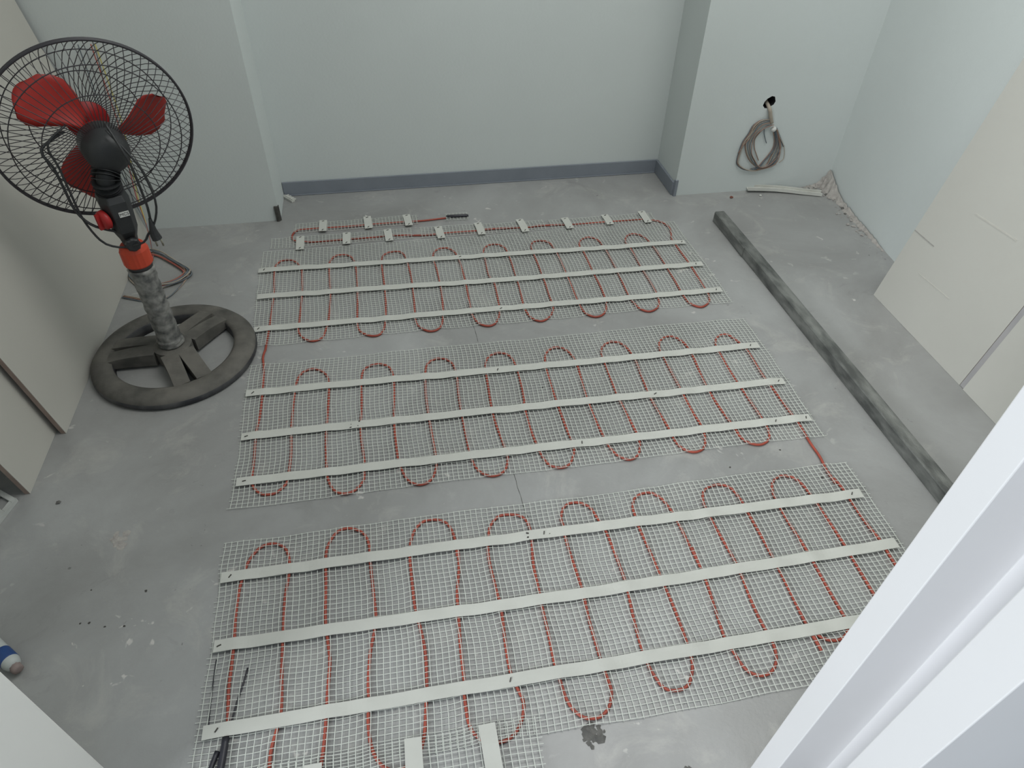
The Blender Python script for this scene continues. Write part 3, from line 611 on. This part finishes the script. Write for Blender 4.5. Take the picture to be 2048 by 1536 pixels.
# blades
hub = MB().lathe([(0.0,0.018),(0.022,0.016),(0.030,0.004),(0.032,-0.018),(0.0,-0.018)], HC, 28, axis=NV).make('blade_hub', M['blade'], fan, True)
bl_start = -128
for k in range(3):
    a0 = math.radians(bl_start + 120*k); v = []; f = []
    NR, NA = 9, 7
    for i in range(NR+1):
        u = i/NR; r = 0.028 + 0.147*u
        half = math.radians(13 + 14*math.sin(PI*min(1, u*0.62+0.12)) - 13*max(0, u-0.72)/0.28)
        sweep = math.radians(22*u)
        for j in range(NA+1):
            s = j/NA*2-1; a = a0 + sweep + half*s
            d = -0.020*s + 0.006*(1-s*s)
            rr = r if i < NR else r - 0.012*s*s
            v.append(HC + (RV*math.cos(a)+UV*math.sin(a))*rr + NV*d)
    m_ = len(v); v += [p + NV*0.0016 for p in v]
    W_ = NA+1
    for i in range(NR):
        for j in range(NA):
            q0 = (i*W_+j, i*W_+j+1, (i+1)*W_+j+1, (i+1)*W_+j); f += [q0[::-1], tuple(m_+x for x in q0)]
    edge = [j for j in range(W_)] + [i*W_+NA for i in range(1,NR+1)] + [NR*W_+j for j in range(NA-1,-1,-1)] + [i*W_ for i in range(NR-1,0,-1)]
    for i in range(len(edge)): a_, b_ = edge[i], edge[(i+1)%len(edge)]; f.append((a_, b_, m_+b_, m_+a_))
    obj('blade', v, f, M['blade'], fan, True)
# guard: outer band, rear and front wire cages
def circ(r, d, n=96, c=HC): return [c + (RV*math.cos(2*PI*i/n)+UV*math.sin(2*PI*i/n))*r + NV*d for i in range(n)]
GR = 0.213
MB().tube(circ(GR, 0.003), 0.0030, 8, True).tube(circ(GR, -0.003), 0.0030, 8, True).make('guard_rim', M['guard'], fan, True)
def cage(name, s, swirl):
    g = MB()
    for r, d in ((0.045,0.062),(0.120,0.056),(0.176,0.036)): g.tube(circ(r, s*d, 72), 0.0013, 5, True)
    NW = 68
    for i in range(NW):
        a = 2*PI*i/NW; pts = []
        for u in (0, 0.25, 0.5, 0.75, 0.9, 1.0):
            r = 0.045 + (GR-0.045)*u; aa = a + swirl*u
            d = 0.062*(1-u**3.2)
            pts.append(HC + (RV*math.cos(aa)+UV*math.sin(aa))*r + NV*(s*d))
        g.tube(pts, 0.0009, 4, False, False)
    return g.make(name, M['guard'], fan, False)
cage('rear_guard', -1, 0.10); cage('front_guard', 1, -0.35)
MB().lathe([(0.046,0.0),(0.046,0.003),(0.0,0.004)], HC+NV*0.060, 32, axis=NV).make('guard_badge', M['red'], fan, True)
# power cord hanging in loops round the pole, and its plug
def cord(pts, r): return MB().tube(spline(pts, 0.012), r, 8).make('power_cord', M['cord'], fan, True)
cord([(-0.690,1.615,0.655),(-0.735,1.58,0.632),(-0.727,1.58,0.59),(-0.725,1.58,0.54),(-0.722,1.58,0.486),(-0.704,1.58,0.451),(-0.674,1.585,0.430),(-0.645,1.600,0.412)], 0.0032)
cord([(-0.680,1.610,0.670),(-0.718,1.58,0.642),(-0.716,1.58,0.59),(-0.716,1.58,0.531),(-0.714,1.58,0.462),(-0.698,1.58,0.408),(-0.677,1.58,0.389),(-0.649,1.585,0.381),(-0.605,1.58,0.393),(-0.589,1.58,0.412),(-0.568,1.58,0.437),(-0.552,1.58,0.469),(-0.545,1.58,0.500),(-0.546,1.58,0.538),(-0.555,1.58,0.590),(-0.60,1.60,0.66)], 0.0026)
cord([(-0.60,1.61,0.67),(-0.575,1.58,0.62),(-0.569,1.58,0.587),(-0.567,1.58,0.533),(-0.567,1.58,0.483),(-0.571,1.58,0.452)], 0.0030)
pl = MB().tube([(-0.571,1.58,0.455),(-0.572,1.58,0.440),(-0.5735,1.58,0.424),(-0.5735,1.58,0.412),(-0.5715,1.58,0.400)], [0.0035,0.0060,0.0085,0.0110,0.0120], 10).make('plug', M['cord'], fan)
for d in (-0.007, 0.007):
    MB().tube([(-0.5715+d,1.58,0.401),(-0.5700+d,1.58,0.381)], 0.0022, 8).make('plug_pin', M['pin'], pl, True)

# ------------------------------------------------------------------ coils of electrical wire
fc = thing('wire_coil', (-0.79, 2.06, 0), 'loose coil of red and grey wires on the floor behind the fan', 'wire coil')
rn = random.Random(5)
cc = Vector((sum(p[0] for p in FLOOR_COIL)/len(FLOOR_COIL), sum(p[1] for p in FLOOR_COIL)/len(FLOOR_COIL), 0))
wm = ['wire_red','wire_grey','wire_white','wire_brown','wire_red','wire_grey','wire_white','wire_brown','wire_grey']
for k, mname in enumerate(wm):
    s = 1 + (rn.random()-0.5)*0.13; off = Vector((rn.random()-0.5, rn.random()-0.5, 0))*0.014; ph = rn.random()*6
    pts = []
    for i, p in enumerate(FLOOR_COIL):
        q_ = Vector((p[0],p[1],0))
        q_ = cc + (q_-cc)*(s + 0.03*math.sin(i*1.3+ph)) + off
        q_.z = 0.003 + 0.0028*(k % 3) + 0.003*abs(math.sin(i*0.9+ph)); q_.x = max(q_.x, -0.866); pts.append(q_)
    pts.append(pts[0].copy())
    MB().tube(spline(pts, 0.012), 0.0023, 6).make('wire', M[mname], fc, True)
for k, mname in enumerate(('wire_grey','wire_brown','wire_white')):
    pts = [Vector((max(p[0], -0.866)+0.002*k, p[1]+0.005*k-0.004, 0.003+0.001*math.sin(i+k))) for i, p in enumerate(FLOOR_COIL_TAIL)]
    MB().tube(spline(pts, 0.012), 0.0021, 6).make('wire_tail', M[mname], fc, True)
for mname, dx, r in (('wire_red',0.0,0.0018),('wire_grey',-0.035,0.0018),('wire_yellow',0.012,0.0016)):
    MB().tube(spline([(-0.83+dx,2.345,0.62),(-0.835+dx,2.345,0.40),(-0.85+dx*0.8,2.345,0.26),(-0.862+dx*0.4,2.340,0.14),(-0.850,2.30,0.05),(-0.825,2.20,0.008),(-0.81,2.14,0.008)], 0.015), r, 6).make('hanging_wire', M[mname], fc, True)

wc = thing('wire_coil', (1.41, 2.34, 0.10), 'coil of brown and grey wires hanging from the hole in the white wall', 'wire coil')
wcols = ['wire_grey','wire_brown','wire_white','wire_grey','wire_brown','wire_grey','wire_grey','wire_white','wire_brown','wire_grey']
for k, L_ in enumerate(WALL_LOOPS):
    closed_like = k in (0, 1, 2, 8, 9)
    for c_ in range(3 if closed_like else (2 if k == 3 else 1)):
        pts = []
        for i, (x, z) in enumerate(L_):
            dx = (rn.random()-0.5)*0.003*(1 if c_ else 0); dz = (rn.random()-0.5)*0.003*(1 if c_ else 0)
            pts.append(Vector((x + dx + 0.0030*(c_-1)*(1 if closed_like else 0), 2.338 - 0.0030*c_ - 0.0016*(k % 4), z + dz + 0.0012*c_)))
        MB().tube(spline(pts, 0.006), 0.0016 if k not in (6,) else 0.0030, 6).make('wire', M[wcols[(k+c_) % len(wcols)] if c_ else wcols[k]], wc, True)
MB().tube(spline([(1.386,2.380,0.345),(1.387,2.350,0.336),(1.391,2.333,0.323),(1.399,2.332,0.302),(1.412,2.333,0.275)], 0.006), [0.0075]*3+[0.0062]*40 if 0 else 0.0068, 10).make('conduit_end', M['wire_white'], wc, True)
MB().lathe([(0.009,-0.006),(0.0105,-0.003),(0.0105,0.003),(0.009,0.006)], (1.4265,2.333,0.2505), 14, axis=(0.75,0,-0.66)).make('tie', M['tie'], wc, True)

# ------------------------------------------------------------------ oddments on the floor
pt = MB()
TL = [(1.385,2.335,0.016),(1.50,2.318,0.013),(1.60,2.285,0.010),(1.668,2.262,0.009)]
prof2 = [(-0.014,-0.007),(0.014,-0.007),(0.014,0.006),(0.011,0.006),(0.011,-0.003),(-0.011,-0.003),(-0.011,0.006),(-0.014,0.006)]
S_ = spline([Vector(p) for p in TL], 0.03); k0 = 0
for i, p in enumerate(S_):
    t_ = (S_[min(i+1,len(S_)-1)]-S_[max(i-1,0)]).normalized(); s_ = Vector((-t_.y, t_.x, 0))
    for a_, b_ in prof2: pt.v.append(tuple(p + s_*a_ + Z*(b_+0.001)))
for i in range(len(S_)-1):
    a = i*8; pt.f += [(a+k, a+(k+1)%8, a+8+(k+1)%8, a+8+k) for k in range(8)]
pt.f += [tuple(range(8))[::-1], tuple(len(S_)*8-8+k for k in range(8))]
tag(pt.make('trunking_offcut', M['white_pvc']), 'long dusty white plastic trunking offcut lying along the foot of the right back wall', 'trunking')

sc = MB()
c_ = Vector((-0.394,2.513,0.0)); t_ = Vector((0.62,-0.78,0)); s_ = Vector((0.78,0.62,0))
sc.obox(c_+Z*0.005, t_, s_, Z, 0.028, 0.007, 0.0042)
for k in range(4): sc.obox(c_+t_*(-0.021+0.0142*k)+s_*0.0105+Z*0.007, t_, s_, Z, 0.0042, 0.0045, 0.002)
sc.obox(c_-s_*0.001+Z*0.0105, t_, s_, Z, 0.028, 0.0016, 0.0018)
tag(sc.make('corner_bead_scrap', M['white_pvc']), 'small white toothed plastic scrap at the left end of the recess', 'plastic scrap')

br = MB()
o_ = Vector((-0.955,1.145,0.004)); e1 = Vector((0.80,-0.60,0)); e2 = Vector((-0.28,-0.96,0)).normalized()
def fr(a, b): return o_ + e1*a + e2*b
def plate(mb, a0, a1, b0, b1, z0=0.004, z1=0.008):
    mb.prism([tuple(fr(a,b))[:2] for a,b in ((a0,b0),(a0,b1),(a1,b1),(a1,b0))], z0, z1)
plate(br, -0.045, 0.034, -0.030, -0.018); plate(br, -0.045, 0.034, 0.008, 0.050)
plate(br, 0.022, 0.034, -0.0175, 0.0075); plate(br, -0.045, -0.010, -0.0175, 0.0075)
plate(br, 0.0345, 0.0375, -0.030, 0.050, 0.0005, 0.011)
tag(br.make('metal_bracket', M['bracket']), 'small galvanised bracket plate with a square hole at the left edge', 'bracket')

bo = thing('plastic_bottle', (-0.80, 0.75, 0), 'blue and white plastic bottle lying half hidden by the left door wall', 'bottle')
ba = Vector((-0.70, 0.66, 0)).normalized(); bc_ = Vector((-0.783, 0.730, 0.0162))
MB().lathe([(0.009,0.0),(0.0135,0.007),(0.0155,0.014),(0.0155,0.10),(0.012,0.106)], bc_, 24, axis=ba).make('body', M['bottle'], bo, True)
MB().lathe([(0.0157,0.018),(0.0160,0.020),(0.0160,0.046),(0.0157,0.048)], bc_, 24, axis=ba).make('blue_label', M['blue'], bo, True)
MB().lathe([(0.006,-0.012),(0.0095,-0.010),(0.010,-0.001),(0.009,0.002)], bc_, 18, axis=ba, rf=lambda a,j: 1+0.04*math.cos(a*9)).make('cap', M['cap'], bo, True)

# crumbled plaster in the right back corner
rnd = random.Random(12)
rb2 = MB()
for k in range(150):
    if rnd.random() < 0.55:
        y = 2.325 - rnd.random()**1.6*0.50; x = 1.735 - (2.36-y)*0.09 - 0.004 - rnd.random()**2*0.055
    else:
        x = 1.60 + rnd.random()*0.12; y = 2.330 - rnd.random()**2*0.05
    x = min(x, 1.722 - (2.36-y)*0.09)
    rb2.chip((x, y, 0), 0.002 + 0.006*rnd.random()**2, 0.8, rnd)
for cx_, cy_, r_, lb_ in ((1.690,2.262,0.008,'dark chip added as a shaded plaster cavity beside the right end of the trunking offcut'),(1.697,2.150,0.009,'larger dark chip added as a shaded plaster cavity at the foot of the right wall'),(1.686,2.110,0.006,'small dark chip added as a shaded plaster cavity just in front of the larger one')):  # dark chips added to paint the shade of cavities in the broken plaster
    tag(MB().chip((cx_,cy_,0), r_, 0.7, rnd).make('cavity_shade', M['mortar']), lb_, 'cavity shade', 'dark chips as cavity shade in the corner')
tag(rb2.make('plaster_crumbs', M['plaster']), 'crumbled plaster heaped along the foot of the right back corner', 'rubble', kind='stuff')
mf = MB(); N_ = 60
pts_f = []
for i in range(N_+1):
    u = i/N_
    if u < 0.35: a = (1.640+0.09*u/0.35, 2.340, 0, -1)
    else: w_ = (u-0.35)/0.65; a = (1.728-0.50*w_*0.09, 2.336-0.50*w_, -1, 0)
    pts_f.append(a)
for i, (x, y, nx_, ny_) in enumerate(pts_f):
    k_ = math.sin(PI*i/N_)**0.5 if 0 < i < N_ else 0.05
    pk = math.exp(-((i/N_-0.35)/0.12)**2)
    hgt = (0.008 + 0.058*pk*(0.75+0.35*rnd.random()) + 0.009*rnd.random())*k_; dep = (0.010 + 0.020*pk + 0.016*rnd.random()**1.5)*k_
    if nx_: dxx, dyy = -dep, -dep*0.1
    else: dxx, dyy = 0, -dep
    mf.v += [(x,y,0.0003),(x,y,hgt),(x+dxx*0.35,y+dyy*0.35,hgt*(0.40+0.35*rnd.random())),(x+dxx*0.7,y+dyy*0.7,hgt*(0.12+0.25*rnd.random())),(x+dxx,y+dyy,0.0003)]
for i in range(N_):
    a = i*5; mf.f += [(a+k, a+k+1, a+5+k+1, a+5+k) for k in range(4)] + [(a+4, a, a+5, a+9)]
mf.f += [(0,4,3,2,1), tuple(N_*5+k for k in range(5))]
tag(mf.make('broken_plaster', M['plaster']), 'broken plaster fillet where the two right back walls meet the floor', 'rubble', kind='stuff')

# mortar splashes and chips
def splash(name, cx, cy, parts, mat, label, cat, rr, h=0.25):
    r_ = random.Random(int(abs(cx*1000+cy*77))); mb = MB()
    for k in range(parts):
        a = r_.random()*2*PI; d = rr*r_.random()**0.8
        mb.chip((cx+d*math.cos(a), cy+d*math.sin(a)*0.9, 0), rr*(0.16+0.34*r_.random()**1.5), h*0.35, r_)
    return tag(mb.make(name, mat), label, cat)
splash('mortar_splash', 0.250, 0.437, 26, M['mortar'], 'dark grey mortar splash at the bottom edge of the near mat', 'mortar splash', 0.022)
splash('mortar_splash', 0.395, 0.352, 16, M['mortar'], 'dark grey mortar splash on the floor beside the foot of the white jamb', 'mortar splash', 0.013)
splash('mortar_splash', 0.285, 0.335, 12, M['mortar'], 'small dark mortar smear at the bottom edge of the photo', 'mortar splash', 0.012)
splash('plaster_splash', -0.668, 1.005, 20, M['plaster'], 'pale plaster splash on the floor in front of the fan base', 'plaster splash', 0.024)
tag(MB().chip((1.302,2.292,0), 0.008, 0.9, rnd).make('brick_chip', M['chip']), 'small red-brown chip on the floor near the far end of the steel bar', 'chip')
tag(MB().chip((1.425,2.292,0), 0.006, 0.9, rnd).make('plaster_chip', M['white_pvc']), 'small white plaster chip in front of the trunking offcut', 'chip')
tag(MB().chip((-0.826,1.133,0), 0.007, 0.5, rnd).make('mortar_chip', M['mortar']), 'small dark chip alone on the floor left of the middle mat', 'chip')
for x, y, r, lab in (
    (-0.696,0.886,0.0022,'tiny dark grit speck, farthest left between the plaster splash and the door wall'),
    (-0.586,0.866,0.0035,'dark grit speck standing alone nearest the top left corner of the near mat'),
    (-0.698,0.812,0.0026,'left speck of the close pair of dark grit specks above the bottle'),
    (-0.681,0.810,0.0032,'right speck of the close pair of dark grit specks above the bottle'),
    (-0.649,0.797,0.0024,'small dark grit speck just right of the close pair'),
    (-0.612,0.792,0.0030,'dark grit speck between the close pair and the near mat'),
    (0.890,1.022,0.0030,'dark grit speck in the gap between middle and near mat, rightmost of two'),
    (0.742,0.988,0.0028,'dark grit speck in the gap between middle and near mat, left of two'),
    (0.346,1.340,0.0030,'dark grit speck seen through the netting of the middle mat'),
    (0.952,0.922,0.0035,'dark grit speck by the top right corner of the near mat')):
    tag(MB().chip((x,y,0), r, 0.35, rnd).make('grit_speck', M['grime']), lab, 'grit', 'dark grit specks on the floor')
